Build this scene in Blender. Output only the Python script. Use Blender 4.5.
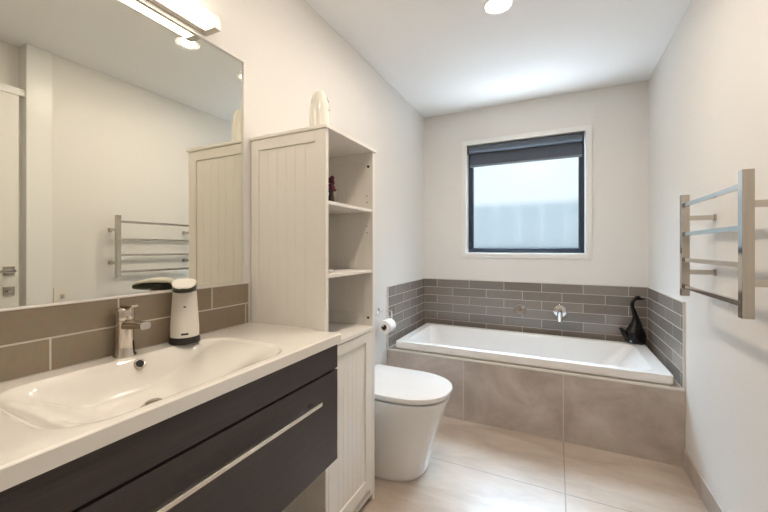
import bpy, bmesh, math, random
from mathutils import Vector, Matrix
random.seed(4)
PI = math.pi
C = bpy.context.scene.collection
for o in list(bpy.data.objects): bpy.data.objects.remove(o)
sc = bpy.context.scene

# ---------------------------------------------------------------- camera
W, D, H = 1.744, 3.196, 2.40          # room width, window wall, ceiling
cam_d = bpy.data.cameras.new('camera'); cam = bpy.data.objects.new('camera', cam_d); C.objects.link(cam)
cam.location = (1.132, 0, 1.159); cam.rotation_euler = (PI/2, 0, math.radians(26.03))
cam_d.sensor_width = 36; cam_d.lens = 352.76/768*36; cam_d.shift_y = -7.9/768
cam_d.clip_start = 0.02
sc.camera = cam

# ---------------------------------------------------------------- light
DAY = 0.70            # sky strength
DOWN = 370.0          # downlight lens emission
BAR = 12.0            # mirror lamp diffuser emission
sc.view_settings.view_transform = 'Standard'; sc.view_settings.look = 'None'
sc.view_settings.gamma = 1.0; sc.view_settings.use_curve_mapping = False
sc.view_settings.exposure = 0.16
w = bpy.data.worlds.new('sky'); sc.world = w; w.use_nodes = True
wn = w.node_tree.nodes; wl = w.node_tree.links
wn['Background'].inputs[0].default_value = (0.90, 0.96, 1.0, 1); wn['Background'].inputs[1].default_value = DAY
# daylight from the open sky outside the frosted window
ld = bpy.data.lights.new('window_daylight', 'AREA'); ld.shape = 'RECTANGLE'; ld.size = 4.0; ld.size_y = 2.2
ld.energy = 2300; ld.color = (0.60, 0.80, 1.0)
lo = bpy.data.objects.new('window_daylight', ld); C.objects.link(lo)
lo.location = (0.75, D+2.7, 4.2)
lo.rotation_euler = (Vector((0.88, D, 1.5))-Vector(lo.location)).to_track_quat('-Z', 'Y').to_euler()

# added fill lamp low outside the window, aimed up to brighten the ceiling
lg = bpy.data.lights.new('ceiling_fill', 'AREA'); lg.shape = 'RECTANGLE'; lg.size = 2.2; lg.size_y = 0.7
lg.energy = 50; lg.spread = math.radians(90); lg.color = (0.80, 0.90, 1.0)
lb = bpy.data.objects.new('ceiling_fill', lg); C.objects.link(lb)
lb.location = (0.85, D+0.85, 0.35)
lb.rotation_euler = (Vector((0.88, D, 1.62))-Vector(lb.location)).to_track_quat('-Z', 'Y').to_euler()

# ---------------------------------------------------------------- materials
def nm(name):
    m = bpy.data.materials.new(name); m.use_nodes = True
    return m, m.node_tree.nodes, m.node_tree.links, m.node_tree.nodes['Principled BSDF']
def mat(name, col, rough=0.5, metal=0, noise=0.0, scale=30, bump=0.0, coat=0, **kw):
    m, n, l, b = nm(name)
    b.inputs['Base Color'].default_value = (*col, 1); b.inputs['Roughness'].default_value = rough
    b.inputs['Metallic'].default_value = metal; b.inputs['Coat Weight'].default_value = coat
    for k, v in kw.items(): b.inputs[k].default_value = v
    if noise or bump:
        tc = n.new('ShaderNodeTexCoord'); t = n.new('ShaderNodeTexNoise'); t.inputs['Scale'].default_value = scale
        t.inputs['Detail'].default_value = 4
        l.new(tc.outputs['Object'], t.inputs['Vector'])
        if noise:
            mx = n.new('ShaderNodeMix'); mx.data_type = 'RGBA'
            mx.inputs[6].default_value = (*[c*(1-noise) for c in col], 1)
            mx.inputs[7].default_value = (*[min(1, c*(1+noise)) for c in col], 1)
            l.new(t.outputs['Fac'], mx.inputs[0]); l.new(mx.outputs[2], b.inputs['Base Color'])
        if bump:
            bp = n.new('ShaderNodeBump'); bp.inputs['Strength'].default_value = bump; bp.inputs['Distance'].default_value = .002
            l.new(t.outputs['Fac'], bp.inputs['Height']); l.new(bp.outputs[0], b.inputs['Normal'])
    return m
def emit(name, col, s):
    m, n, l, b = nm(name)
    b.inputs['Base Color'].default_value = (.9, .9, .9, 1)
    b.inputs['Emission Color'].default_value = (*col, 1); b.inputs['Emission Strength'].default_value = s
    return m
M = {}
M['paint'] = mat('wall_paint', (.785, .768, .738), .55, noise=.01, scale=120, bump=.05)
M['ceil'] = mat('ceiling_paint', (.92, .92, .92), .7, noise=.01, scale=90)
M['trimw'] = mat('white_enamel', (.84, .84, .82), .3)
M['cab'] = mat('cream_cabinet_paint', (.84, .81, .765), .38, noise=.01, scale=40)
M['door'] = mat('door_paint', (.82, .81, .77), .35)
M['ceramic'] = mat('white_ceramic', (.84, .83, .82), .08, coat=.4)
M['acrylic'] = mat('bath_acrylic', (.84, .82, .80), .22)
M['basin'] = mat('polymarble', (.83, .80, .75), .10, coat=.5)
M['chrome'] = mat('chrome', (.82, .82, .83), .06, 1)
M['nickel'] = mat('satin_nickel', (.62, .58, .52), .25, 1)
M['handle'] = mat('brushed_steel', (.80, .76, .70), .25, 1)
M['alu'] = mat('light_housing_metal', (.52, .49, .45), .4, .7)
M['black'] = mat('black_glaze', (.004, .004, .005), .18, coat=.0, **{'Specular IOR Level': .3})
M['blackpl'] = mat('black_plastic', (.02, .017, .015), .3)
M['whitepl'] = mat('white_plastic', (.80, .76, .70), .28)
M['ivorypl'] = mat('ivory_gloss', (.84, .82, .75), .12, coat=.5)
M['frame'] = mat('dark_aluminium', (.018, .026, .042), .4, .3)
M['blind'] = mat('blind_fabric', (.085, .100, .128), .85, noise=.1, scale=300)
M['blindbar'] = mat('blind_bar', (.17, .19, .22), .5)
M['grout'] = mat('grout', (.56, .51, .46), .85)
M['edge'] = mat('edge_trim', (.72, .69, .65), .35)
M['paper'] = mat('toilet_paper', (.86, .85, .84), .9, noise=.02, scale=100, bump=.3)
M['card'] = mat('cardboard', (.22, .14, .08), .9)
M['olive'] = mat('olive_plastic', (.025, .030, .018), .35)
M['mauve'] = mat('dark_red_flower', (.10, .012, .03), .7)
M['stem'] = mat('dark_vase', (.03, .014, .012), .35)
M['rail'] = mat('rail_steel', (.52, .475, .42), .10, 1)
M['tapm'] = mat('tap_chrome', (.64, .58, .52), .10, 1)
M['dark'] = mat('hole_shade', (.012, .010, .010), .7)
M['fence'] = mat('fence_boards', (.52, .53, .50), .8, noise=.15, scale=4)
M['blocker'] = mat('bounce_blocker_dark', (.06, .06, .06), .8, noise=.2, scale=8)
M['grass'] = mat('yard_ground', (.12, .14, .10), .9, noise=.2, scale=6)
M['lens'] = emit('downlight_lens', (1, .868, .725), DOWN)
M['diffuser'] = emit('lamp_diffuser', (1, .87, .70), BAR)
M['mirror'] = mat('mirror_silver', (.86, .86, .79), .0, 1)
M['mirror_edge'] = mat('mirror_edge_glass', (.45, .50, .44), .15)

def stone(name, c1, c2, c3, rough, sc_=1.0, joints=None, jcol=(.27, .225, .19)):
    """streaky porcelain; joints = (x0, y0, size, along) world grid for floor tiles"""
    m, n, l, b = nm(name)
    g = n.new('ShaderNodeNewGeometry')
    mp = n.new('ShaderNodeMapping'); mp.inputs['Rotation'].default_value = (.3, .35, .75); mp.inputs['Scale'].default_value = (1.3*sc_, 3.4*sc_, 1.6*sc_)
    l.new(g.outputs['Position'], mp.inputs['Vector'])
    t = n.new('ShaderNodeTexNoise'); t.inputs['Scale'].default_value = 2.0; t.inputs['Detail'].default_value = 9
    t.inputs['Roughness'].default_value = .62; t.inputs['Distortion'].default_value = .35
    l.new(mp.outputs[0], t.inputs['Vector'])
    r = n.new('ShaderNodeValToRGB'); e = r.color_ramp.elements
    e[0].position = .37; e[0].color = (*c1, 1); e[1].position = .64; e[1].color = (*c3, 1)
    k = e.new(.5); k.color = (*c2, 1)
    l.new(t.outputs['Fac'], r.inputs[0]); out = r.outputs[0]
    if joints:
        x0, y0, s, ax = joints
        br = n.new('ShaderNodeTexBrick'); br.offset = 0; br.squash = 1
        br.inputs['Scale'].default_value = 1; br.inputs['Mortar Size'].default_value = .0028; br.inputs['Mortar Smooth'].default_value = .1
        br.inputs['Brick Width'].default_value = s*(2 if ax == 1 else 1); br.inputs['Row Height'].default_value = s
        br.inputs['Color1'].default_value = (0, 0, 0, 1); br.inputs['Color2'].default_value = (0, 0, 0, 1); br.inputs['Mortar'].default_value = (1, 1, 1, 1)
        sp = n.new('ShaderNodeSeparateXYZ'); l.new(g.outputs['Position'], sp.inputs[0])
        cb = n.new('ShaderNodeCombineXYZ')
        for i, (o_, v) in enumerate(((0, x0), (ax, y0))):
            ad = n.new('ShaderNodeMath'); ad.operation = 'SUBTRACT'; ad.inputs[1].default_value = v - s*10
            l.new(sp.outputs[o_], ad.inputs[0]); l.new(ad.outputs[0], cb.inputs[i])
        l.new(cb.outputs[0], br.inputs['Vector'])
        mx = n.new('ShaderNodeMix'); mx.data_type = 'RGBA'; mx.inputs[7].default_value = (*jcol, 1)
        l.new(br.outputs['Fac'], mx.inputs[0]); l.new(out, mx.inputs[6]); out = mx.outputs[2]
    l.new(out, b.inputs['Base Color']); b.inputs['Roughness'].default_value = rough
    return m
M['floor'] = stone('floor_porcelain', (.435, .35, .28), (.515, .425, .35), (.59, .505, .43), .28, 1, (1.17, 1.87, .6, 1))
M['apron'] = stone('bath_apron_porcelain', (.40, .335, .29), (.485, .415, .365), (.58, .51, .46), .33, 1.3, (1.17, 3.0, .6, 2), (.60, .54, .48))
M['skirt'] = stone('skirting_porcelain', (.40, .36, .32), (.47, .42, .38), (.54, .49, .44), .35)

def tilemat(name, a, b_):
    m, n, l, b = nm(name)
    at = n.new('ShaderNodeAttribute'); at.attribute_name = 'tint'
    mx = n.new('ShaderNodeMix'); mx.data_type = 'RGBA'; mx.inputs[6].default_value = (*a, 1); mx.inputs[7].default_value = (*b_, 1)
    l.new(at.outputs['Fac'], mx.inputs[0])
    t = n.new('ShaderNodeTexNoise'); t.inputs['Scale'].default_value = 45; t.inputs['Detail'].default_value = 5
    tc = n.new('ShaderNodeTexCoord'); l.new(tc.outputs['Object'], t.inputs['Vector'])
    m2 = n.new('ShaderNodeMix'); m2.data_type = 'RGBA'; m2.blend_type = 'MULTIPLY'; m2.inputs[0].default_value = .25
    l.new(mx.outputs[2], m2.inputs[6]); l.new(t.outputs['Color'], m2.inputs[7])
    l.new(m2.outputs[2], b.inputs['Base Color']); b.inputs['Roughness'].default_value = .22
    bp = n.new('ShaderNodeBump'); bp.inputs['Strength'].default_value = .12; bp.inputs['Distance'].default_value = .002
    t2 = n.new('ShaderNodeTexNoise'); t2.inputs['Scale'].default_value = 14; l.new(tc.outputs['Object'], t2.inputs['Vector'])
    l.new(t2.outputs['Fac'], bp.inputs['Height']); l.new(bp.outputs[0], b.inputs['Normal'])
    return m
M['tile'] = tilemat('taupe_gloss_tile', (.210, .178, .152), (.285, .248, .218))
M['tile2'] = tilemat('vanity_gloss_tile', (.275, .22, .155), (.325, .262, .19))

def wood():
    m, n, l, b = nm('espresso_woodgrain')
    tc = n.new('ShaderNodeTexCoord'); mp = n.new('ShaderNodeMapping'); mp.inputs['Scale'].default_value = (6, 3, 150)
    l.new(tc.outputs['Object'], mp.inputs['Vector'])
    t = n.new('ShaderNodeTexNoise'); t.inputs['Scale'].default_value = 2; t.inputs['Detail'].default_value = 5
    l.new(mp.outputs[0], t.inputs['Vector'])
    r = n.new('ShaderNodeValToRGB'); e = r.color_ramp.elements
    e[0].position = .35; e[0].color = (.030, .022, .021, 1); e[1].position = .7; e[1].color = (.045, .034, .032, 1)
    l.new(t.outputs['Fac'], r.inputs[0]); l.new(r.outputs[0], b.inputs['Base Color'])
    bp = n.new('ShaderNodeBump'); bp.inputs['Strength'].default_value = .12; bp.inputs['Distance'].default_value = .001
    l.new(t.outputs['Fac'], bp.inputs['Height']); l.new(bp.outputs[0], b.inputs['Normal'])
    b.inputs['Roughness'].default_value = .42
    return m
M['wood'] = wood()

def frosted():
    m, n, l, b = nm('frosted_glass'); n.remove(b); out = n['Material Output']
    rf = n.new('ShaderNodeBsdfRefraction'); rf.inputs['Roughness'].default_value = .34; rf.inputs['IOR'].default_value = 1.25
    rf.inputs['Color'].default_value = (.95, .96, .95, 1)
    tl = n.new('ShaderNodeBsdfTranslucent'); tl.inputs['Color'].default_value = (.9, .95, .97, 1)
    tr = n.new('ShaderNodeBsdfTransparent'); tr.inputs['Color'].default_value = (.9, .95, 1, 1)
    gl = n.new('ShaderNodeBsdfGlossy'); gl.inputs['Roughness'].default_value = .25
    t = n.new('ShaderNodeTexNoise'); t.inputs['Scale'].default_value = 95; t.inputs['Detail'].default_value = 2
    tc = n.new('ShaderNodeTexCoord'); l.new(tc.outputs['Object'], t.inputs['Vector'])
    bp = n.new('ShaderNodeBump'); bp.inputs['Strength'].default_value = .35; bp.inputs['Distance'].default_value = .004
    l.new(t.outputs['Fac'], bp.inputs['Height'])
    for q in (rf, gl): l.new(bp.outputs[0], q.inputs['Normal'])
    m1 = n.new('ShaderNodeMixShader'); m1.inputs[0].default_value = .04; l.new(rf.outputs[0], m1.inputs[1]); l.new(tl.outputs[0], m1.inputs[2])
    m2 = n.new('ShaderNodeMixShader'); m2.inputs[0].default_value = .20; l.new(m1.outputs[0], m2.inputs[1]); l.new(tr.outputs[0], m2.inputs[2])
    m3 = n.new('ShaderNodeMixShader'); m3.inputs[0].default_value = .04; l.new(m2.outputs[0], m3.inputs[1]); l.new(gl.outputs[0], m3.inputs[2])
    l.new(m3.outputs[0], out.inputs[0])
    return m
M['frost'] = frosted()

# ---------------------------------------------------------------- mesh helpers
def bx(bm, x0, x1, y0, y1, z0, z1, bev=0.0, seg=2, mi=0):
    r = bmesh.ops.create_cube(bm, size=1)
    for v in r['verts']:
        v.co = Vector(((x0+x1)/2+v.co.x*(x1-x0), (y0+y1)/2+v.co.y*(y1-y0), (z0+z1)/2+v.co.z*(z1-z0)))
    fs = {f for v in r['verts'] for f in v.link_faces}
    for f in fs: f.material_index = mi
    if bev:
        es = list({e for v in r['verts'] for e in v.link_edges})
        bmesh.ops.bevel(bm, geom=es, offset=bev, segments=seg, profile=.5, affect='EDGES', material=-1)
    return bm
def loft(bm, rings, cap0=True, cap1=True, closed=True, mi=0):
    vs = [[bm.verts.new(p) for p in r] for r in rings]
    n = len(rings[0])
    for a, b in zip(vs, vs[1:]):
        for i in range(n if closed else n-1):
            f = bm.faces.new((a[i], a[(i+1) % n], b[(i+1) % n], b[i])); f.material_index = mi
    if cap0: bm.faces.new(list(reversed(vs[0]))).material_index = mi
    if cap1: bm.faces.new(vs[-1]).material_index = mi
    return bm
def lathe(bm, prof, cx=0, cy=0, cz=0, n=32, sx=1, sy=1, axis='z', mi=0):
    rings = []
    for r, z in prof:
        ring = []
        for i in range(n):
            a = 2*PI*i/n; p = (math.cos(a)*r*sx, math.sin(a)*r*sy, z)
            if axis == 'y': p = (p[0], z, -p[1])
            if axis == 'x': p = (z, p[0], p[1])
            ring.append((cx+p[0], cy+p[1], cz+p[2]))
        rings.append(ring)
    return loft(bm, rings, mi=mi)
def tube(bm, pts, radii, n=16, flat=1.0, mi=0):
    pts = [Vector(p) for p in pts]
    if not hasattr(radii, '__len__'): radii = [radii]*len(pts)
    rings = []; prev = None
    for i, p in enumerate(pts):
        t = (pts[min(i+1, len(pts)-1)]-pts[max(i-1, 0)]).normalized()
        if prev is None:
            ref = Vector((0, 0, 1)) if abs(t.z) < .9 else Vector((0, 1, 0))
            u = t.cross(ref).normalized()
        else: u = (prev-t*prev.dot(t)).normalized()
        prev = u; v = t.cross(u)
        rings.append([p+(u*math.cos(2*PI*k/n)+v*math.sin(2*PI*k/n)*flat)*radii[i] for k in range(n)])
    return loft(bm, rings, mi=mi)
def spline(pts, k=6):
    out = []; P = [Vector(p) for p in pts]; P = [P[0]*2-P[1]]+P+[P[-1]*2-P[-2]]
    for i in range(1, len(P)-2):
        for j in range(k):
            t = j/k; a, b, c, d = P[i-1:i+3]
            out.append(.5*((2*b)+(-a+c)*t+(2*a-5*b+4*c-d)*t*t+(-a+3*b-3*c+d)*t**3))
    out.append(P[-2]); return out
def new(): return bmesh.new()
def obj(name, bm, m, parent=None, smooth=0):
    bmesh.ops.recalc_face_normals(bm, faces=bm.faces)
    me = bpy.data.meshes.new(name); bm.to_mesh(me); bm.free()
    for x in (m if isinstance(m, (list, tuple)) else [m]): me.materials.append(M[x])
    o = bpy.data.objects.new(name, me); C.objects.link(o)
    if parent:
        o.parent = parent
        me.transform(Matrix.Translation(-parent.location) if not parent.parent else Matrix.Translation(-(parent.location+parent.parent.location)))
    if smooth:
        for p in me.polygons: p.use_smooth = True
        md = o.modifiers.new('split', 'EDGE_SPLIT'); md.split_angle = math.radians(smooth)
        wnm = o.modifiers.new('weighted', 'WEIGHTED_NORMAL'); wnm.keep_sharp = True
    return o
def thing(name, label, cat, loc=(0, 0, 0), group=None):
    o = bpy.data.objects.new(name, None); C.objects.link(o); o.location = loc; o.empty_display_size = .05
    return tag(o, label, cat, group)
def tag(o, label, cat, group=None):
    o['label'] = label; o['category'] = cat
    if group: o['group'] = group
    return o
def struct(name, bm, m, parent=None, smooth=0):
    o = obj(name, bm, m, parent, smooth)
    if not parent: o['kind'] = 'structure'
    return o
def box_obj(name, dims, m, parent=None, bev=0.0, smooth=0):
    b = new(); bx(b, *dims, bev=bev); return obj(name, b, m, parent, smooth or (40 if bev else 0))
# All meshes are built in world coordinates; obj() subtracts the parent's location.

# ---------------------------------------------------------------- room shell
Y0 = -1.15; T = .12; DY = .97         # near wall, wall thickness, door jamb edge
wx0, wx1, wz0, wz1 = .405, 1.34, 1.115, 2.085     # window opening
b = new(); bx(b, -T, W+T+1.0, Y0-T, D+T, -.1, 0); struct('floor', b, 'floor')
b = new(); bx(b, -T, W+T+1.0, Y0-T, D+T, H, H+.1); struct('ceiling', b, 'ceil')
b = new(); bx(b, -T, -.009, Y0-T, D+T, 0, H)
bx(b, -.009, 0, Y0-T, D+T, 0, 1.021); bx(b, -.009, 0, Y0-T, D+T, 1.908, H); bx(b, -.009, 0, Y0-T, -.15, 1.021, 1.908); bx(b, -.009, 0, 1.030, D+T, 1.021, 1.908)
struct('wall_left', b, 'paint')
b = new(); bx(b, 0, W, Y0-T, Y0, 0, H); struct('wall_near', b, 'paint')
b = new()
bx(b, 0, wx0, D, D+T, 0, H); bx(b, wx1, W+T, D, D+T, 0, H); bx(b, wx0, wx1, D, D+T, 0, wz0); bx(b, wx0, wx1, D, D+T, wz1, H)
struct('wall_window', b, 'paint')
b = new(); bx(b, W, W+T, DY, D, 0, H)
bx(b, W, W+T, Y0-T, .10, 0, H)
bx(b, W+.10, W+T+.02, .10, DY, 2.12, H)            # recessed panel over the door
struct('wall_right', b, 'paint')
# door of the room, seen in the mirror
b = new(); bx(b, W+.012, W+.05, .13, .942, .006, 2.075, .002); dr = struct('door_1', b, 'door', smooth=40)
b = new(); bx(b, W+.012, W+.12, .10, .97, 2.078, 2.12); bx(b, W+.05, W+T, .10, .128, 0, 2.12); bx(b, W+.05, W+T, .944, .97, 0, 2.12)
struct('trim_1', b, 'trimw')
for z, nme in ((1.025, 'lever'), (.905, 'lock')):
    b = new(); bx(b, W-.002+.006, W+.012, .872, .922, z-.026, z+.026, .002)
    pl = obj('door_plate', b, 'nickel', dr, 40)
    if nme == 'lever':
        b = new(); bx(b, W-.045, W+.008, .888, .908, z-.008, z+.008, .003); bx(b, W-.052, W-.038, .79, .912, z-.009, z+.009, .003)
        obj('door_lever', b, 'chrome', dr, 40)
    else:
        b = new(); bx(b, W-.018, W+.008, .887, .907, z-.004, z+.004, .001); obj('door_lock_turn', b, 'chrome', dr, 40)
b = new(); bx(b, W-.004, W, DY, 1.092, .0, H, .001); struct('trim_2', b, 'trimw')
# skirting
b = new(); bx(b, W-.011, W, 1.093, 2.3665, 0, .098, .001); struct('baseboard_right', b, ['skirt'])
b = new(); bx(b, 0, .011, 1.99, 2.3665, 0, .098, .001); struct('baseboard_left', b, ['skirt'])
b = new(); bx(b, 0, W, Y0, Y0+.011, 0, .098, .001); struct('baseboard_near', b, ['skirt'])

# window
def ring(bm, x0, x1, z0, z1, t, ya, yb, bev=0.0):
    bx(bm, x0, x0+t, ya, yb, z0, z1, bev); bx(bm, x1-t, x1, ya, yb, z0, z1, bev)
    bx(bm, x0+t, x1-t, ya, yb, z0, z0+t, bev); bx(bm, x0+t, x1-t, ya, yb, z1-t, z1, bev)
b = new(); ring(b, .362, 1.383, 1.073, 2.125, .040, D-.011, D, .002)
ring(b, .402, 1.343, 1.113, 2.086, .004, D-.004, D+.075)
wi = struct('window_1', b, 'trimw', smooth=40)
b = new(); ring(b, .410, 1.336, 1.12, 2.08, .036, D+.052, D+.10, .002); obj('window_frame', b, 'frame', wi, 40)
b = new(); ring(b, .446, 1.300, 1.156, 2.044, .006, D+.066, D+.078); obj('glazing_seal', b, 'blackpl', wi)
b = new(); v = [b.verts.new(p) for p in ((.448, D+.074, 1.158), (1.298, D+.074, 1.158), (1.298, D+.074, 2.042), (.448, D+.074, 2.042))]; b.faces.new(v)
obj('window_pane', b, 'frost', wi)
# yard outside
b = new(); bx(b, -1.5, wx0-.0, D+T, D+T+.02, -.4, 3); bx(b, wx1, 3.5, D+T, D+T+.02, -.4, 3); bx(b, wx0, wx1, D+T, D+T+.02, -.4, wz0); bx(b, wx0, wx1, D+T, D+T+.02, wz1, 3)
struct('trim_11', b, 'blocker')  # unseen dark sheet added outside to cut light bouncing onto the fence
b = new(); bx(b, -6, 8, D+T, D+9, -.5, -.4); struct('yard_ground', b, 'grass')
b = new()
for i in range(46): bx(b, -5+i*.26, -5+i*.26+.25, D+1.60, D+1.63, -.4, 1.70)
struct('yard_fence', b, 'fence')

# ---------------------------------------------------------------- tiling
def tiling(name, mk, axis, wallpos, nrm, u0, u1, rows, joints, zt=.003, g=.0046, m='tile', thick=.008):
    """rows: list of (z0,z1); joints: one joint position + pitch per row. axis: 0 = along x on the window wall, 1 = along y"""
    b = new(); ty = b.faces.layers.float.new('tint') if False else None
    tints = []
    def put(u, z, d):
        return (u, wallpos+nrm*d, z) if axis == 0 else (wallpos+nrm*d, u, z)
    zlo, zhi = min(r[0] for r in rows), max(r[1] for r in rows)
    def prism(ua, ub, za, zb, d0, d1, mi, inset):
        A = [put(u, z, d0) for u, z in ((ua, za), (ub, za), (ub, zb), (ua, zb))]
        Bq = [put(u, z, d1-inset) for u, z in ((ua, za), (ub, za), (ub, zb), (ua, zb))]
        Cq = [put(u, z, d1) for u, z in ((ua+inset, za+inset), (ub-inset, za+inset), (ub-inset, zb-inset), (ua+inset, zb-inset))]
        n0 = len(b.faces); loft(b, [A, Bq, Cq] if inset else [A, Bq], mi=mi); k = random.random()
        tints.extend([k]*(len(b.faces)-n0))
    prism(u0, u1, zlo, zhi, 0, thick-.0006, 1, 0)
    for (za, zb), (j, p) in zip(rows, joints):
        k = math.floor((u0-j)/p)
        while j+k*p < u1:
            a, c = max(u0, j+k*p), min(u1, j+(k+1)*p); k += 1
            if c-a < .008: continue
            prism(a+g/2, c-g/2, za+g/2, zb-g/2, 0, thick, 0, .0005)
    bmesh.ops.recalc_face_normals(b, faces=b.faces)
    me = bpy.data.meshes.new(name); b.to_mesh(me); b.free()
    at = me.attributes.new('tint', 'FLOAT', 'FACE')
    for i, t in enumerate(tints): at.data[i].value = t
    me.materials.append(M[m]); me.materials.append(M['grout'])
    o = bpy.data.objects.new(name, me); C.objects.link(o); o['kind'] = 'structure'
    return o
PY, PZ, TZ = 2.3665, .413, .870
hs = [.870-.0748*i for i in range(7)]
rows = [(max(hs[i+1], PZ), hs[i]) for i in range(6)] + [(.413, .4212)]
rows = [(max(hs[i+1], PZ), hs[i]) for i in range(6)]; rows[-1] = (PZ, hs[5])
def alt(a, c, p=.298): return [(a, p) if i % 2 == 0 else (c, p) for i in range(6)]
tiling('trim_3', 0, 0, D, -1, .008, W-.008, rows, alt(.428, .428+.149))
tiling('trim_4', 0, 1, 0, 1, PY+.008, D, rows, alt(2.81, 2.665))
tiling('trim_5', 0, 1, W, -1, PY+.008, D, rows, alt(2.57, 2.72))
for x0, x1, k in ((0, .010, 6), (W-.010, W, 7)):
    b = new(); bx(b, x0, x1, PY, PY+.008, PZ, TZ+.002, .001)
    struct('trim_%d' % k, b, 'edge', smooth=40)
b = new(); bx(b, .0, .010, PY, D, TZ, TZ+.004); bx(b, W-.010, W, PY, D, TZ, TZ+.004); bx(b, 0, W, D-.010, D, TZ, TZ+.004)
struct('trim_8', b, 'edge')
# vanity splashback
VZ = .855
tiling('trim_9', 0, 1, 0, 1, -.2, 1.048, [(VZ, .937), (.937, 1.017)], [(.422, .305), (.573, .305)], m='tile2')
b = new(); bx(b, 0, .010, -.2, 1.05, 1.016, 1.020, .0005); bx(b, 0, .010, 1.048, 1.052, VZ, 1.02); struct('trim_10', b, 'edge')

# ---------------------------------------------------------------- bath
t = thing('bath_platform', 'streaky beige-grey stone-tiled platform boxing in the bath under the window', 'bath surround', (W/2, PY, 0))
b = new(); bx(b, 0.001, W-.001, PY, PY+.012, 0, PZ-.008); obj('front_panel', b, 'apron', t)
b = new()
TX0, TX1, TY0, TY1, TZ1 = .058, 1.704, 2.392, 3.105, .470
hx0, hx1, hy0, hy1 = TX0+.03, TX1-.03, TY0+.03, TY1-.03
for q in ((.001, W-.001, PY+.012, hy0), (.001, W-.001, hy1, D-.009), (.001, hx0, hy0, hy1), (hx1, W-.001, hy0, hy1)): bx(b, *q, PZ-.03, PZ)
obj('ledge', b, 'skirt', t)
b = new(); bx(b, .001, W-.001, PY-.002, PY+.013, PZ-.010, PZ+.001, .001); obj('edge_trim', b, 'edge', t, 40)

def rrect(x0, x1, y0, y1, r, z, n=8, tf=None):
    pts = []
    for cx, cy, a0 in ((x1-r, y1-r, 0), (x0+r, y1-r, PI/2), (x0+r, y0+r, PI), (x1-r, y0+r, 3*PI/2)):
        for i in range(n+1):
            a = a0+PI/2*i/n; pts.append((cx+r*math.cos(a), cy+r*math.sin(a), z))
    return pts
b = new()
def RR(dx0, dx1, dy0, dy1, r, z): return rrect(TX0+dx0, TX1-dx1, TY0+dy0, TY1-dy1, r, z)
rings = [RR(.012, .012, .012, .012, .012, PZ), RR(.004, .004, .004, .004, .014, PZ+.006), RR(0, 0, 0, 0, .014, PZ+.012), RR(0, 0, 0, 0, .014, TZ1-.006), RR(.003, .003, .003, .003, .014, TZ1-.001), RR(.008, .008, .008, .008, .014, TZ1),
         RR(.056, .075, .052, .056, .05, TZ1), RR(.061, .080, .057, .061, .05, TZ1-.002), RR(.066, .086, .061, .066, .05, TZ1-.012),
         RR(.075, .13, .070, .078, .07, TZ1-.06), RR(.10, .24, .09, .10, .09, TZ1-.20), RR(.13, .32, .11, .12, .10, TZ1-.30), RR(.17, .38, .14, .15, .11, TZ1-.345), RR(.25, .46, .20, .21, .12, TZ1-.36)]
loft(b, rings, cap0=False)
tub = tag(obj('bathtub', b, 'acrylic', None, 35), 'white rectangular bathtub set into the tiled platform under the window', 'bathtub')
b = new(); lathe(b, [(.0, .0), (.034, 0), (.036, .003), (.030, .008), (.012, .010), (0, .010)], .62, 2.78, TZ1-.361, 24); obj('drain', b, 'chrome', tub, 40)
# wall spout and mixer
sp = thing('bath_spout', 'chrome wall-mounted bath spout on the grey tiles, right of the small chrome mixer', 'tap', (1.159, D-.008, .649))
b = new(); lathe(b, [(0, 0), (.048, 0), (.048, .008), (.043, .012), (0, .012)], 1.159, D-.008, .649, 32, axis='y')
for v in b.verts: v.co.y = 2*(D-.008)-v.co.y
obj('wall_plate', b, 'chrome', sp, 40)
b = new()
pth = spline([(1.159, D-.018, .652), (1.158, D-.07, .655), (1.157, D-.12, .645), (1.156, D-.155, .618), (1.156, D-.17, .588)])
tube(b, pth, .019, 18); obj('spout_pipe', b, 'chrome', sp, 40)
mx_ = thing('bath_mixer', 'small round chrome bath mixer with a short lever, left of the spout', 'tap', (.856, D-.008, .640))
b = new(); lathe(b, [(0, 0), (.043, 0), (.043, .006), (.039, .010), (0, .010)], .856, D-.008, .640, 32, axis='y')
for v in b.verts: v.co.y = 2*(D-.008)-v.co.y
obj('wall_plate', b, 'chrome', mx_, 40)
b = new(); lathe(b, [(0, .008), (.023, .008), (.023, .042), (.020, .046), (0, .046)], .856, D-.008, .640, 28, axis='y')
for v in b.verts: v.co.y = 2*(D-.008)-v.co.y
obj('cartridge', b, 'chrome', mx_, 40)
b = new(); tube(b, [(.856, D-.046, .640), (.868, D-.062, .650), (.885, D-.082, .668)], [.009, .0075, .006], 14); obj('lever', b, 'chrome', mx_, 40)

# black swan ornament
sw = thing('swan_ornament', 'tall glossy black swan ornament with curved neck on the bath rim corner', 'ornament', (1.648, 3.098, TZ1+.001))
k = .00086
zc = lambda y: (465-y)*k
prof = [(465, 228, 62), (460, 229, 70), (440, 228, 78), (405, 226, 82), (370, 228, 74), (330, 231, 53), (300, 234, 37), (260, 233, 24), (230, 226, 18), (200, 217, 17), (175, 208, 14), (150, 203, 13.5), (128, 205, 13), (108, 215, 13), (93, 228, 14), (86, 243, 17), (87, 256, 17), (91, 268, 12), (94, 280, 7.5), (93, 294, 5.5), (90, 308, 3)]
P3 = [((x-230)*k, 0, zc(y)) for y, x, r in prof]
Rr = [r*k*(1.1 if r < 45 else 1.0) for *_, r in prof]
pp = spline(P3, 4); rr = []
for i in range(len(Rr)-1):
    for j in range(4): rr.append(Rr[i]+(Rr[i+1]-Rr[i])*j/4)
rr.append(Rr[-1])
b = new(); tube(b, pp, rr, 24, .85)
rot = Matrix.Rotation(math.radians(24), 4, 'Z'); tr_ = Matrix.Translation(sw.location)
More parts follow.
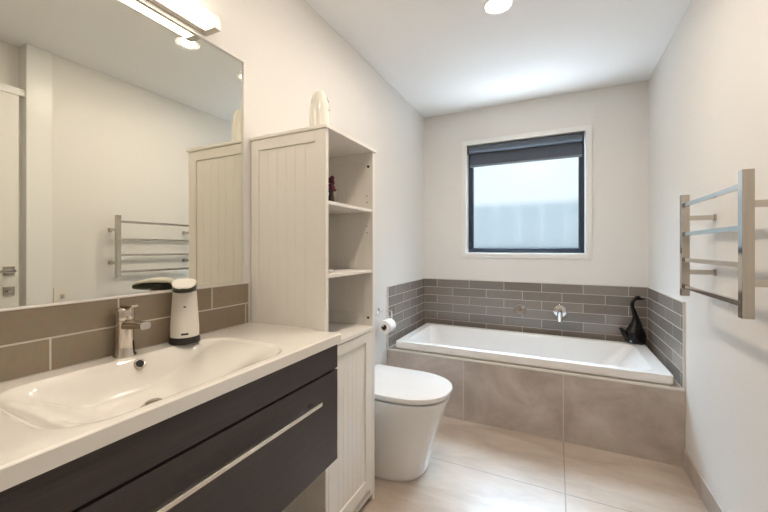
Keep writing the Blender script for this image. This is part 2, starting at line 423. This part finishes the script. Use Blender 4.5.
bmesh.ops.transform(b, matrix=tr_ @ rot, verts=b.verts); obj('body', b, 'black', sw, 60)
b = new(); tp = spline([((175-230)*k, 0, zc(420)), ((150-230)*k, 0, zc(400)), ((134-230)*k, 0, zc(378)), ((120-230)*k, 0, zc(356)), ((104-230)*k, 0, zc(342))], 4)
tube(b, tp, [.038-.026*(i/(len(tp)-1))**.7 for i in range(len(tp))], 16, .7)
bmesh.ops.transform(b, matrix=tr_ @ rot, verts=b.verts); obj('tail', b, 'black', sw, 60)

# ---------------------------------------------------------------- toilet
TC = 1.745
def dring(xb, xt, hw, z, rx=None, n=40, cr=.0):
    """D outline: straight sides from xb, half super-ellipse ending at xt"""
    rx = rx or hw*1.25; pts = []; xs = xt-rx
    for i in range(n+1):
        a = -PI/2+PI*i/n
        c_, s_ = math.cos(a), math.sin(a)
        pts.append((xs+rx*abs(c_)**.86, TC+hw*math.copysign(abs(s_)**.86, s_), z))
    cr = cr or .004
    pts += [(xb+cr, TC+hw, z), (xb+cr*.3, TC+hw-cr*.3, z), (xb, TC+hw-cr, z), (xb, TC-hw+cr, z), (xb+cr*.3, TC-hw+cr*.3, z), (xb+cr, TC-hw, z)]
    return pts
to = thing('toilet', 'white back-to-wall toilet with closed lid, between tall cabinet and bath', 'toilet', (.3, TC, 0))
b = new(); rg = []
for z, xt, hw in ((0, .520, .158), (.010, .527, .163), (.02, .530, .165), (.12, .552, .173), (.24, .588, .184), (.34, .624, .195), (.385, .640, .199), (.400, .642, .200), (.404, .638, .197)):
    rg.append(dring(.001, xt, hw, z))
loft(b, rg); obj('pan', b, 'ceramic', to, 40)
b = new(); loft(b, [dring(.15, .622, .180, .404, cr=.02), dring(.15, .610, .180, .4155, cr=.02)]); obj('seat', b, 'ceramic', to, 40)
b = new(); loft(b, [dring(.135, .646, .199, .416, cr=.01), dring(.13, .650, .2035, .418, cr=.01), dring(.13, .654, .2055, .434, cr=.02), dring(.133, .651, .203, .440, cr=.02), dring(.15, .636, .19, .443, cr=.02), dring(.25, .52, .09, .4445, cr=.02)])
obj('lid', b, 'ceramic', to, 40)
for s in (-1, 1):
    b = new(); lathe(b, [(0, 0), (.012, 0), (.012, .03), (.010, .033), (0, .033)], .112, TC+s*.08, .404, 16)
    obj('hinge', b, 'chrome', to, 40)

# toilet roll + holder
rh = thing('toilet_roll_holder', 'chrome toilet roll holder on the left wall beside the bath tiles', 'toilet roll holder', (0, 2.20, .715))
b = new(); lathe(b, [(0, 0), (.024, 0), (.024, .008), (.02, .011), (0, .011)], 0, 2.21, .715, 24, axis='x'); obj('wall_plate', b, 'chrome', rh, 40)
b = new(); tube(b, spline([(.008, 2.21, .715), (.045, 2.21, .715), (.066, 2.22, .715), (.07, 2.24, .715), (.07, 2.285, .714), (.07, 2.302, .705), (.07, 2.305, .66), (.07, 2.298, .634), (.07, 2.28, .628), (.07, 2.155, .628)], 5), .0055, 12); obj('wire_arm', b, 'chrome', rh, 40)
b = new(); ro, ri = .047, .020; zc_ = .628-.0135
rings = []
for r, y in ((ri, 2.175), (ro-.002, 2.173), (ro, 2.176), (ro, 2.270), (ro-.002, 2.273), (ri, 2.271), (ri, 2.175)):
    rings.append([(.07+r*math.cos(2*PI*i/40), y, zc_+r*math.sin(2*PI*i/40)) for i in range(40)])
loft(b, rings, False, False); rl = tag(obj('toilet_roll', b, 'paper', None, 40), 'white toilet paper roll hanging on the chrome holder', 'toilet roll')
b = new(); rings = [[(.07+r*math.cos(2*PI*i/40), y, zc_+r*math.sin(2*PI*i/40)) for i in range(40)] for r, y in ((ri, 2.174), (ri, 2.272), (ri-.002, 2.272), (ri-.002, 2.174), (ri, 2.174))]
loft(b, rings, False, False); obj('cardboard_core', b, 'card', rl, 40)

# ---------------------------------------------------------------- tall cabinet
CY0, CY1, CX, CZ = 1.064, 1.451, .375, 1.613
tc_ = thing('tall_cabinet', 'tall cream panelled cabinet with open shelves above a door, beside the vanity', 'cabinet', (CX/2, (CY0+CY1)/2, 0))
def side(y0, y1, nme):
    b = new(); bv = .0012
    bx(b, .004, .044, y0, y1, .0, CZ-.014, bv); bx(b, .326, CX, y0, y1, .0, CZ-.014, bv)
    for za, zb in ((.05, .12), (.79, .855), (1.556, CZ-.014)): bx(b, .044, .326, y0, y1, za, zb, bv)
    ym = (y0+y1)/2; n = 6; wd = (.326-.044)/n
    for i in range(n):
        for za, zb in ((.12, .79), (.855, 1.556)): bx(b, .044+i*wd+.0002, .044+(i+1)*wd-.0002, ym-.004, ym+.004, za, zb, .0009, 1)
    bx(b, .044, .326, ym-.0025, ym+.0025, .12, 1.556)
    return obj(nme, b, 'cab', tc_, 40)
side(CY0, CY0+.019, 'side_panel'); fs = side(CY1-.019, CY1, 'side_panel')
box_obj('top_panel', (.0, CX+.008, CY0-.006, CY1+.006, CZ-.014, CZ), 'cab', tc_, .003)
b = new(); bx(b, .004, .010, CY0+.019, CY1-.019, .05, CZ-.014); obj('back_panel', b, 'cab', tc_)
for zt, f in ((1.060, 0), (1.336, 0)):
    box_obj('shelf', (.010, CX-.003, CY0+.019, CY1-.019, zt-.013, zt), 'cab', tc_, .0015)
box_obj('counter_shelf', (.010, CX+.004, CY0+.019, CY1-.0185, .785, .801), 'cab', tc_, .002)
b = new(); bx(b, .02, CX-.004, CY0+.019, CY1-.019, .052, .066); bx(b, CX-.02, CX-.004, CY0+.019, CY1-.019, .03, .06, .001); obj('base_shelf', b, 'cab', tc_, 40)
b = new(); dy0, dy1, dz0, dz1 = CY0+.021, CY1-.042, .064, .781
b2 = .0015; sw_ = .040
bx(b, CX-.018, CX, dy0, dy0+sw_, dz0, dz1, b2); bx(b, CX-.018, CX, dy1-sw_, dy1, dz0, dz1, b2)
bx(b, CX-.018, CX, dy0+sw_, dy1-sw_, dz1-.042, dz1, b2); bx(b, CX-.018, CX, dy0+sw_, dy1-sw_, dz0, dz0+.06, b2)
n = 7; wd = (dy1-dy0-2*sw_)/n
for i in range(n): bx(b, CX-.014, CX-.007, dy0+sw_+i*wd+.0002, dy0+sw_+(i+1)*wd-.0002, dz0+.06, dz1-.042, .0009, 1)
bx(b, CX-.014, CX-.009, dy0+sw_, dy1-sw_, dz0+.06, dz1-.042)
obj('door', b, 'cab', tc_, 40)
b = new(); bx(b, CX-.018, CX-.001, CY1-.041, CY1-.019, .03, .785, .001); obj('face_stile', b, 'cab', tc_, 40)
for z in (1.535, .838):
    b = new(); lathe(b, [(0, -.0025), (.006, -.0025), (.006, .0), (0, .0)], .352, CY1-.019, z, 14, axis='y'); obj('screw_cap', b, 'stem', fs, 40)
for z in (1.40, 1.37, 1.26, 1.23):
    b = new(); lathe(b, [(0, -.0005), (.0028, -.0005), (.0028, .0), (0, .0)], .345, CY1-.019, z, 10, axis='y')
    obj('peg_hole_shade', b, 'stem', fs)  # thin dark discs paint the shade inside the shelf peg holes

# ornament on cabinet top
cn = thing('air_freshener', 'glossy ivory dome-topped air freshener standing on top of the tall cabinet', 'air freshener', (.227, 1.231, CZ))
b = new(); prof = [(0, 0), (.039, 0), (.041, .004), (.0425, .03), (.0425, .10), (.041, .14), (.0375, .17), (.031, .193), (.021, .208), (.010, .215), (0, .2165)]
lathe(b, prof, .227, 1.231, CZ, 36); obj('housing', b, 'ivorypl', cn, 60)
b = new(); lathe(b, [(0, 0), (.009, 0), (.009, .003), (.006, .004), (0, .004)], 0, 0, 0, 18, axis='x')
bmesh.ops.transform(b, matrix=Matrix.Translation((.263, 1.236, CZ+.172)) @ Matrix.Rotation(-.45, 4, 'Y'), verts=b.verts); obj('nozzle', b, 'alu', cn, 40)
b = new(); bx(b, -.001, .002, -.007, .007, -.009, .009, .001); bmesh.ops.transform(b, matrix=Matrix.Translation((.268, 1.238, CZ+.135)) @ Matrix.Rotation(-.1, 4, 'Y'), verts=b.verts); obj('sensor_window', b, 'alu', cn, 40)

# flower sprig in a dark vase, upper shelf
fz = 1.336
fl = thing('flower_figurine', 'small dark vase with deep red flowers on the upper open shelf', 'flower ornament', (.276, 1.245, fz))
b = new(); lathe(b, [(0, 0), (.014, 0), (.016, .01), (.013, .035), (.009, .055), (.011, .066), (0, .066)], .276, 1.245, fz, 20); obj('vase', b, 'stem', fl, 50)
b = new()
for i in range(60):
    a = random.random()*2*PI; hgt = .062+.062*random.random(); r = .019*(1-(hgt-.068)/.09)*random.random()**.5
    bmesh.ops.create_icosphere(b, subdivisions=1, radius=.0045+.003*random.random(), matrix=Matrix.Translation((.276+r*math.cos(a), 1.245+r*math.sin(a), fz+hgt)))
tube(b, [(.276, 1.245, fz+.06), (.277, 1.245, fz+.12)], .002, 8)
obj('flower', b, 'mauve', fl)
b = new(); lathe(b, [(0, 0), (.022, 0), (.030, .010), (.034, .014), (.031, .014), (.024, .004), (0, .003)], .315, 1.150, 1.060, 28)
tag(obj('soap_dish', b, 'ceramic', None, 40), 'small white dish on the middle open shelf of the cabinet', 'dish')

# ---------------------------------------------------------------- vanity cabinet
XV = .434
va = thing('vanity_cabinet', 'wall-hung espresso woodgrain vanity cabinet with drawers under the white basin top', 'vanity cabinet', (.2, .56, .413))
b = new(); bx(b, .001, XV-.019, .075, 1.053, .413, .431); bx(b, .001, XV-.019, .075, .093, .431, .70); bx(b, .001, XV-.019, 1.035, 1.053, .431, .8215); bx(b, .001, .015, .093, 1.035, .431, .70)
bx(b, XV-.05, XV-.021, .093, 1.035, .72, .745)
obj('body', b, 'wood', va)
b = new(); bx(b, XV-.018, XV, .075, 1.053, .737, .821, .0008); obj('top_front', b, 'wood', va, 40)
b = new(); bx(b, XV-.018, XV, .075, 1.053, .413, .730, .0008); dw = obj('drawer_front', b, 'wood', va, 40)
b = new(); bx(b, XV+.022, XV+.034, .200, .918, .659, .671, .002); obj('handle', b, 'handle', dw, 40)
for y in (.218, .884): box_obj('handle_post', (XV, XV+.024, y, y+.016, .660, .670), 'nickel', dw, .001)

# basin top (one moulding)
b = new(); vx0, vx1, vy0, vy1, vz0 = .009, XV+.008, .062, 1.0625, .822
bX0, bX1, bY0, bY1 = .066, .420, .275, .850
def depth(x, y):
    def ramp(d, wid, p=1.0):
        t_ = max(0, min(1, d/wid)); return (t_*t_*(3-2*t_))**p
    # rounded-rectangle distance so that the corners sweep round
    cx, cy = (bX0+bX1)/2, (bY0+bY1)/2; hx, hy = (bX1-bX0)/2, (bY1-bY0)/2; r = .10
    qx, qy = abs(x-cx)-hx+r, abs(y-cy)-hy+r
    d = -(math.hypot(max(qx, 0), max(qy, 0))+min(max(qx, qy), 0)-r)
    if d <= 0: return 0
    e = min(1, d/.012); lip = .006*e*e*(3-2*e)
    fx = ramp(x-bX0, .045)*ramp(bX1-x, .13); fy = ramp(y-bY0, .20)*ramp(bY1-y, .26)
    return lip+.078*ramp(d, .030)*fx*fy if d > 0 else 0
nx, ny = 110, 240
xs = [vx0+.0+(vx1-vx0)*i/nx for i in range(nx+1)]; ys = [vy0+(vy1-vy0)*j/ny for j in range(ny+1)]
def edge(d):  # rounded outer edge
    return .003-math.sqrt(max(0, .003**2-(.003-min(d, .003))**2)) if d < .003 else 0
grid = [[b.verts.new((x, y, VZ-depth(x, y)-edge(vx1-x))) for y in ys] for x in xs]
for i in range(nx):
    for j in range(ny): b.faces.new((grid[i][j], grid[i+1][j], grid[i+1][j+1], grid[i][j+1]))
# skirt and underside
def rim():
    out = [grid[i][0] for i in range(nx+1)]+[grid[nx][j] for j in range(1, ny+1)]+[grid[i][ny] for i in range(nx-1, -1, -1)]+[grid[0][j] for j in range(ny-1, 0, -1)]
    return out
rm = rim(); lowv = [b.verts.new((v.co.x, v.co.y, vz0)) for v in rm]
for i in range(len(rm)): b.faces.new((rm[i], lowv[i], lowv[(i+1) % len(rm)], rm[(i+1) % len(rm)]))
vt = tag(obj('vanity_basin', b, 'basin', None, 38), 'white moulded vanity top with wide shallow integral basin on the dark cabinet', 'basin')
zd = VZ-depth(.246, .530)
b = new(); lathe(b, [(0, .0), (.030, .0), (.031, .003), (.028, .006), (.024, .0065), (.022, .012), (.016, .016), (0, .017)], .246, .530, zd-.002, 28); obj('drain', b, 'nickel', vt, 40)
b = new()
lathe(b, [(.0, -.002), (.0075, -.002), (.0075, .001), (.0135, .003), (.0160, .001), (.0160, -.004), (0, -.004)], 0, 0, 0, 24, axis='x')
bmesh.ops.transform(b, matrix=Matrix.Translation((.083, .588, VZ-depth(.083, .588)+.001)) @ Matrix.Rotation(-math.radians(40), 4, 'Y'), verts=b.verts)
orr = obj('overflow_ring', b, 'nickel', vt, 40)
b = new(); lathe(b, [(0, 0), (.0095, 0), (.0095, .0035), (0, .0035)], 0, 0, 0, 24, axis='x')
bmesh.ops.transform(b, matrix=Matrix.Translation((.083, .588, VZ-depth(.083, .588)+.001)) @ Matrix.Rotation(-math.radians(40), 4, 'Y'), verts=b.verts)
oh = obj('overflow_shade', b, 'dark', vt); oh['label'] = 'dark disc painted as the shade in the overflow hole'  # black disc on the ring stands for shade inside the overflow

# basin mixer
bt = thing('basin_mixer_tap', 'chrome single-lever basin mixer tap standing on the vanity top', 'tap', (.035, .575, VZ))
tx, ty = .035, .575
b = new(); lathe(b, [(0, 0), (.028, 0), (.028, .005), (.025, .008), (.0225, .03), (.0215, .08), (.0225, .095), (.0225, .101), (0, .101)], tx, ty, VZ, 32); obj('tap_body', b, 'tapm', bt, 50)
b = new(); lathe(b, [(0, .1025), (.0225, .1025), (.0238, .112), (.0232, .128), (.020, .134), (.012, .137), (0, .137)], tx, ty, VZ, 32); obj('tap_cap', b, 'tapm', bt, 50)
b = new(); rg = []
for i in range(9):
    t_ = i/8; x = tx+.012+.086*t_; z = VZ+.088+.006*t_; hw = .017-.003*t_; hh = .013-.003*t_
    rg.append([(x, ty+hw*math.copysign(abs(math.cos(a))**.6, math.cos(a)), z+hh*math.copysign(abs(math.sin(a))**.6, math.sin(a))) for a in [2*PI*k/20 for k in range(20)]])
loft(b, rg); obj('spout', b, 'tapm', bt, 40)
b = new(); bx(b, -.010, .050, -.009, .009, -.003, .003, .002); bmesh.ops.transform(b, matrix=Matrix.Translation((tx, ty, VZ+.1405)) @ Matrix.Rotation(-.06, 4, 'Y'), verts=b.verts); obj('lever', b, 'tapm', bt, 40)

# soap dispenser
sx_, sy_ = .053, .742
sd = thing('soap_dispenser', 'white hands-free soap dispenser with black base and beak, right of the tap', 'soap dispenser', (sx_, sy_, VZ))
def ering(r, z, n=36, ox=0, sq=.9):
    r *= .9
    return [(sx_+ox+r*math.copysign(abs(math.cos(2*PI*i/n))**sq, math.cos(2*PI*i/n)), sy_+r*math.copysign(abs(math.sin(2*PI*i/n))**sq, math.sin(2*PI*i/n)), z) for i in range(n)]
b = new(); loft(b, [ering(.044, VZ), ering(.0485, VZ+.002), ering(.0485, VZ+.014), ering(.045, VZ+.022), ering(.043, VZ+.022)]); obj('base', b, 'blackpl', sd, 40)
b = new(); loft(b, [ering(.0445, VZ+.0222), ering(.0445, VZ+.05), ering(.042, VZ+.09), ering(.039, VZ+.13), ering(.0365, VZ+.165)]); obj('bottle_body', b, 'whitepl', sd, 40)
b = new(); loft(b, [ering(.0355, VZ+.165), ering(.036, VZ+.175), ering(.0355, VZ+.182)]); obj('neck_band', b, 'blackpl', sd, 40)
# beak head pointing at the room: direction
hd = Vector((.80, -.60, 0)); hp = Vector((.60, .80, 0)); base = Vector((sx_, sy_, 0))
def head(stations, name, m):
    b = new(); rg = []
    for s, hw, z0, z1 in stations:
        c_ = base+hd*s; r = []
        for i in range(20):
            a = 2*PI*i/20; zz = (z0+z1)/2+(z1-z0)/2*math.copysign(abs(math.sin(a))**.7, math.sin(a))
            p = c_+hp*hw*math.copysign(abs(math.cos(a))**.8, math.cos(a)); r.append((p.x, p.y, VZ+zz))
        rg.append(r)
    loft(b, rg); return obj(name, b, m, sd, 40)
head([(-.034, .012, .184, .194), (-.028, .024, .186, .200), (-.01, .0325, .186, .205), (.02, .0345, .187, .205), (.045, .034, .187, .201), (.064, .031, .184, .196), (.078, .024, .181, .190), (.084, .014, .180, .185)], 'beak', 'whitepl')
head([(-.026, .020, .176, .187), (-.01, .0325, .172, .189), (.015, .034, .167, .190), (.035, .0335, .165, .190), (.052, .0325, .165, .189), (.068, .029, .166, .186), (.080, .022, .168, .183), (.0845, .014, .170, .181)], 'beak_underside', 'olive')
b = new(); 
lathe(b, [(0, 0), (.0036, 0), (.0036, .0012), (0, .0012)], 0, 0, 0, 12, axis='x'); az = math.atan2(-.57, .82)
bmesh.ops.transform(b, matrix=Matrix.Translation((sx_+.0358*math.cos(az), sy_+.0358*math.sin(az), VZ+.118)) @ Matrix.Rotation(az, 4, 'Z'), verts=b.verts); obj('sensor', b, 'blackpl', sd)
b = new(); bx(b, -.002, .0015, -.010, .010, -.003, .003, .001)
bmesh.ops.transform(b, matrix=Matrix.Translation((sx_+.0405*math.cos(az), sy_+.0405*math.sin(az), VZ+.034)) @ Matrix.Rotation(az, 4, 'Z'), verts=b.verts); obj('level_window', b, 'blackpl', sd, 40)

# ---------------------------------------------------------------- mirror, lamp
b = new(); bx(b, -.0085, -.0065, -.149, 1.029, 1.022, 1.907)
for f in b.faces:
    f.material_index = 0 if f.normal.x > .9 and f.calc_area() > .1 else 1
mi = tag(obj('mirror', b, ['mirror', 'mirror_edge']), 'large frameless rectangular mirror above the vanity splashback', 'mirror')
b = new(); lathe(b, [(0, 0), (.006, 0), (.006, .003), (.003, .004), (0, .004)], -.0065, 1.018, 1.868, 16, axis='x'); obj('mirror_clip', b, 'chrome', mi, 40)
ml = thing('mirror_lamp', 'horizontal wall lamp with glowing white diffuser above the mirror', 'wall lamp', (0, .56, 1.94))
b = new(); bx(b, .0, .025, .27, .835, 1.922, 1.966, .002); obj('housing', b, 'alu', ml, 40)
b = new(); bx(b, .0255, .071, .282, .8345, 1.925, 1.965, .005); obj('diffuser', b, 'diffuser', ml, 40)
for y0_, y1_ in ((.256, .281), (.8355, .862)): box_obj('end_cap', (.0, .074, y0_, y1_, 1.920, 1.968), 'alu', ml, .003)

# ---------------------------------------------------------------- downlights
def downlight(x, y, label):
    o = thing('ceiling_downlight', label, 'ceiling light', (x, y, H), 'recessed ceiling downlights')
    b = new(); rings = [[(x+r*math.cos(2*PI*i/40), y+r*math.sin(2*PI*i/40), H-z) for i in range(40)] for r, z in ((.072, .0), (.072, .004), (.067, .008), (.056, .007), (.046, .003), (.044, .0002))]
    loft(b, rings, False, False); obj('trim_ring', b, 'trimw', o, 40)
    b = new(); lathe(b, [(0, -.0115), (.022, -.0110), (.036, -.0085), (.0425, -.004), (.0425, -.0005), (0, -.0005)], x, y, H, 32); obj('lamp_lens', b, 'lens', o, 40)
downlight(.866, 1.866, 'round recessed ceiling downlight seen directly at the top of the photo')
downlight(.855, 1.393, 'round recessed ceiling downlight seen only as a reflection in the mirror')
downlight(.86, .25, 'unseen round ceiling downlight added for light, above the camera end of the vanity')  # out of view, added for the light it gives this end

# ---------------------------------------------------------------- towel rail
tr = thing('towel_rail', 'square chrome heated towel rail with four bars on the right wall', 'towel rail', (W, 1.70, .95))
fx, bxx = 1.626, 1.654
for y in (1.402, 1.962):
    box_obj('post', (fx, bxx, y, y+.028, .950, 1.392), 'rail', tr, .0008)
for z in (1.347, 1.220, 1.108, .990):
    box_obj('rail_bar', (fx+.006, fx+.020, 1.43, 1.962, z-.008, z+.008), 'rail', tr, .0008)
for y in (1.416, 1.976):
    for z in (1.290, 1.055):
        b = new(); bx(b, bxx, W-.006, y-.009, y+.009, z-.010, z+.010, .001); bx(b, W-.006, W, y-.013, y+.013, z-.014, z+.014, .001)
        obj('wall_bracket', b, 'nickel', tr, 40)

# wall switch seen in the mirror
so = thing('wall_switch', 'white wall switch plate seen in the mirror on the right wall', 'switch', (W, 1.14, .85))
b = new(); bx(b, W-.008, W, 1.098, 1.186, .782, .905, .002); obj('plate', b, 'whitepl', so, 40)
b = new(); bx(b, W-.012, W-.007, 1.132, 1.152, .835, .860, .001); obj('rocker', b, 'alu', so, 40)

# ---------------------------------------------------------------- roller blind
rb = thing('roller_blind', 'charcoal roller blind rolled almost fully up at the top of the window', 'blind', (.87, D+.02, 2.08))
b = new(); lathe(b, [(0, 0), (.033, 0), (.033, .895), (0, .895)], .423, D+.022, 2.045, 28, axis='x'); obj('fabric_roll', b, 'blind', rb, 50)
b = new(); bx(b, .426, 1.316, D+.046, D+.047, 1.905, 2.045); obj('fabric_drop', b, 'blind', rb)
b = new(); bx(b, .424, 1.318, D+.041, D+.052, 1.892, 1.912, .003); obj('bottom_bar', b, 'blindbar', rb, 40)
for x in (.410, 1.322):
    box_obj('bracket', (x, x+.010, D-.008, D+.05, 2.005, 2.08), 'blackpl', rb, .002)
